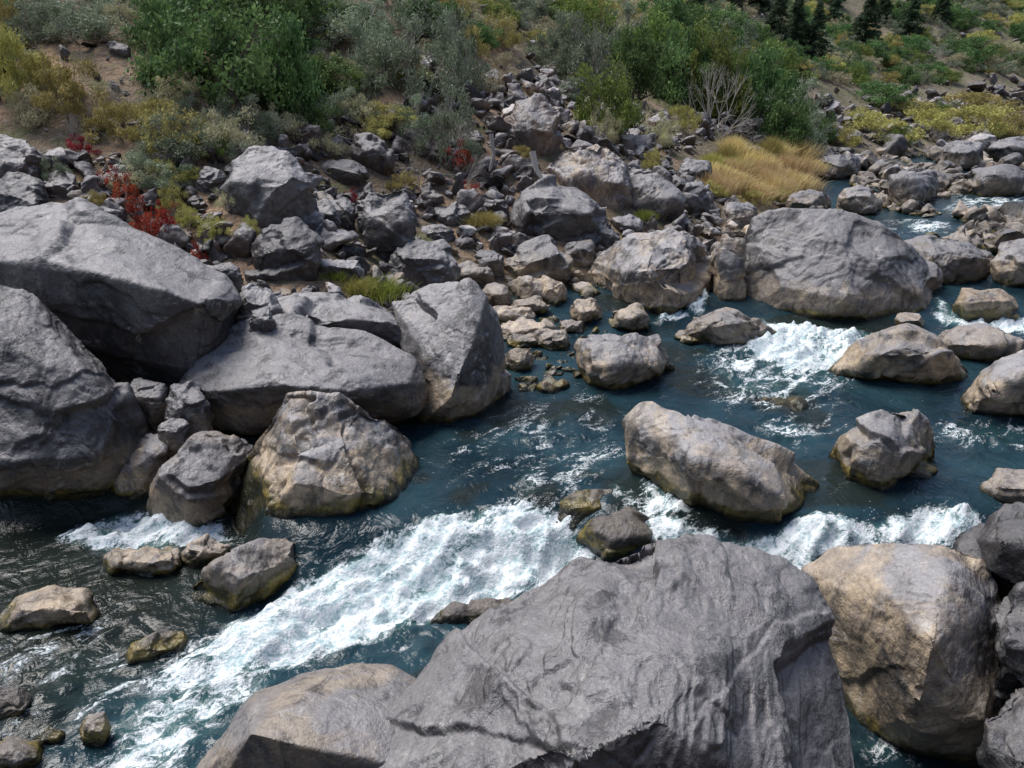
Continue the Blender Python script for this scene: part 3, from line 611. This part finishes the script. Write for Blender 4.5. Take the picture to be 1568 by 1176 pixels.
NAME=dict(green='green_shrub',bright='willow_shrub',sage='sagebrush',yellow='rabbitbrush',pale='dry_brush',red='red_sumac',dead='dead_shrub',grass='tan_grass',ygrass='yellow_grass',sedge='green_sedge',pine='pine_tree')
vr=np.random.RandomState(55)
def plant(kind,u,v,wpx,hpx,p=None,w=None,h=None,parent=None,dz=0):
    if p is None:
        p=hit(u,v); k=(p[1]*CP+(CAMZ-p[2])*SP)*TH/784; w=wpx*k; h=hpx*k/0.93
    o=addobj(NAME[kind],PR[kind][vr.randint(len(PR[kind]))],parent)
    hz=3.0 if kind=='pine' else 1.0; wz=1.0 if kind!='pine' else .9
    o.location=(p[0],p[1],p[2]-.04*h+dz); o.rotation_euler=(0,0,vr.uniform(0,6.28)); o.scale=(w/2/wz,w/2/wz,h/hz)
    return o
L=[('green',335,162,250,150),('green',440,172,140,140),('green',270,80,150,90),('green',390,70,200,110),('green',460,60,110,90),('green',330,30,180,60),('green',400,140,150,90),('green',260,125,100,80),
('sage',640,150,170,110),('sage',580,110,120,90),('sage',700,130,90,100),('sage',550,60,140,60),('sage',650,60,160,70),('sage',690,240,110,95),('sage',640,215,90,60),('dead',690,235,110,90),('dead',650,240,90,60),('sage',500,20,120,40),('sage',120,60,150,60),('sage',60,30,110,50),('sage',180,20,90,50),
('yellow',110,170,120,80),('yellow',190,215,100,60),('yellow',270,232,120,65),('yellow',25,150,110,110),('pale',60,190,90,60),('pale',20,110,90,60),('yellow',720,90,60,50),('yellow',770,75,70,50),('pale',550,195,75,50),('pale',415,212,85,55),('yellow',15,60,60,60),('yellow',250,190,80,40),('pale',520,150,60,40),('pale',770,110,60,30),('pale',740,140,80,40),('pale',320,205,60,40),('yellow',60,140,90,60),
('dead',195,165,70,60),('dead',110,215,60,50),('dead',120,110,60,40),('dead',480,120,90,60),('dead',890,120,130,100),('dead',1095,205,140,130),('dead',640,290,80,60),
('sage',890,135,120,100),('sage',850,110,90,80),('bright',930,200,115,100),('green',960,150,120,100),('bright',1000,120,130,90),('green',1040,160,130,110),('bright',1090,180,130,120),('green',1150,190,130,120),('green',1190,225,110,80),('sage',1110,110,120,70),('green',1050,70,110,60),('sage',1235,230,80,60),('bright',1180,130,120,60),('green',1250,215,60,40),('bright',880,60,120,60),('yellow',900,30,90,40),('green',1110,60,110,50),('bright',1060,120,120,80),('sage',960,90,110,70),('sage',1210,190,110,70),('green',1010,60,120,60),
('pale',925,215,60,50),('pale',1005,222,75,55),('yellow',1040,200,60,40),('yellow',690,30,70,40),('sage',790,20,120,40),
('dead',710,280,90,60),
('sedge',575,452,110,40),('sedge',515,425,60,22),('ygrass',545,445,70,30),
('yellow',1290,225,60,35),('yellow',1350,215,110,40),('yellow',1420,205,100,40),('yellow',1490,205,120,45),('yellow',1550,215,90,45),('bright',1370,230,50,35),('green',1220,215,70,40),('yellow',1320,195,80,30),('yellow',1400,180,110,30),('yellow',1480,175,120,35),('green',1340,160,110,35),('green',1480,95,90,40),('green',1160,140,80,50),('bright',1440,180,60,25),
('pine',1185,85,70,100),('pine',1215,70,60,80),('pine',1245,92,70,80),('pine',1320,85,75,95),('pine',1388,68,65,85),('pine',1060,30,50,70),('pine',1160,20,60,60),('pine',800,10,70,70),('pine',740,5,60,60),('pine',1275,45,45,55),('pine',1350,35,50,50),('pine',1440,30,45,45),('pine',1120,25,50,60)]
for k in L: plant(*k)
for k in [('red',230,385,80,65),('red',195,325,55,45),('red',125,250,55,30),('red',445,342,34,28),('red',310,420,34,38),('red',720,315,40,25),('red',540,320,26,20),('red',255,370,55,45),('red',700,262,60,36),('red',175,300,40,30),
 ('yellow',270,335,50,40),('yellow',330,385,55,40),('ygrass',740,352,60,26),('yellow',262,290,60,34),('yellow',1000,268,40,30),('sedge',985,345,40,22),('yellow',385,378,34,32),('yellow',290,360,40,30),('pale',350,330,40,30),('sage',90,285,50,30),('yellow',150,330,40,24),('yellow',620,300,50,26),('yellow',800,255,36,24)]:
    plant(*k,dz=.16)
for i in range(30):
    u=vr.uniform(1080,1240); v=vr.uniform(235,306)
    if u>1190 and v>290: continue
    plant('grass' if vr.rand()<.8 else 'ygrass',u,v,vr.uniform(40,70),vr.uniform(26,46))
for u,v in [(1110,308),(1150,312),(1190,310),(1085,300)]: plant('yellow',u,v,50,22)
brush=bpy.data.objects.new("hillside_brush",None); scene.collection.objects.link(brush)
N=7000
th=np.radians(vr.uniform(-42,42,N)); r=np.exp(vr.uniform(math.log(15),math.log(170),N))
th[4200:]=np.radians(vr.uniform(0,42,N-4200)); r[4200:]=vr.uniform(45,170,N-4200)
P=np.c_[r*np.sin(th),r*np.cos(th)]; S=sdist(P,FAR); Z=terrain(P); cl=fbm(np.c_[P/9,np.zeros(N)],3,88)
for i in range(N):
    x,y=P[i]
    if S[i]<5.4+3.5*(x>-3)+cl[i]*2: continue
    if cl[i]<-.35 or vr.rand()>.8: continue
    pp=[.38,.25,.20,.07,.03,.07] if x<2 else [.30,.17,.16,.20,.11,.06]
    kind=vr.choice(['sage','pale','yellow','green','bright','dead'],p=pp)
    w=vr.uniform(.4,1.4)*(1+r[i]/80); h=w*vr.uniform(.4,.6)
    if kind in('green',): w*=1.3;h*=1.4
    plant(kind,0,0,0,0,p=(x,y,Z[i]),w=w,h=h,parent=brush)
# dead wood
def log(pts,r,name="driftwood_log"):
    parts=[]
    for i in range(len(pts)-1):
        V,F=stick(pts[i],pts[i+1],r*(1-.25*i),r*(1-.25*(i+1))); parts.append((V,F,.8,0))
    addobj(name,assemble(name,parts,[DEADM]))
for pts,r in (([(815,232),(822,262),(838,285)],.10),([(752,205),(756,235),(750,262)],.07),([(790,245),(825,270),(835,262)],.05)):
    base=hit(pts[-1][0],pts[-1][1]+6)
    log([at_y(u,v,base[1]-.35+.1*(len(pts)-j)) for j,(u,v) in enumerate(pts)],r)
# ---------------------------------------------------------------- light
EL=math.radians(62); AZ=math.radians(-62)
w=bpy.data.worlds.new("World"); scene.world=w; w.use_nodes=True; nt=w.node_tree
bg=nt.nodes['Background']; sk=nt.nodes.new('ShaderNodeTexSky'); sk.sky_type='NISHITA'; sk.sun_disc=False; sk.sun_elevation=EL; sk.sun_rotation=AZ
sk.dust_density=5.0; sk.air_density=1.0; sk.ozone_density=0.4; sk.altitude=1800
nt.links.new(sk.outputs[0],bg.inputs[0]); bg.inputs[1].default_value=0.15
sl=bpy.data.lights.new("sun",'SUN'); sl.energy=4.1; sl.angle=math.radians(35); sl.color=(1,.97,.93)
so=bpy.data.objects.new("sun",sl); scene.collection.objects.link(so)
d=Vector((math.sin(AZ)*math.cos(EL),math.cos(AZ)*math.cos(EL),math.sin(EL))); so.rotation_euler=d.to_track_quat('Z','Y').to_euler()
scene.view_settings.view_transform='Standard'; scene.view_settings.look='None'; scene.view_settings.exposure=0
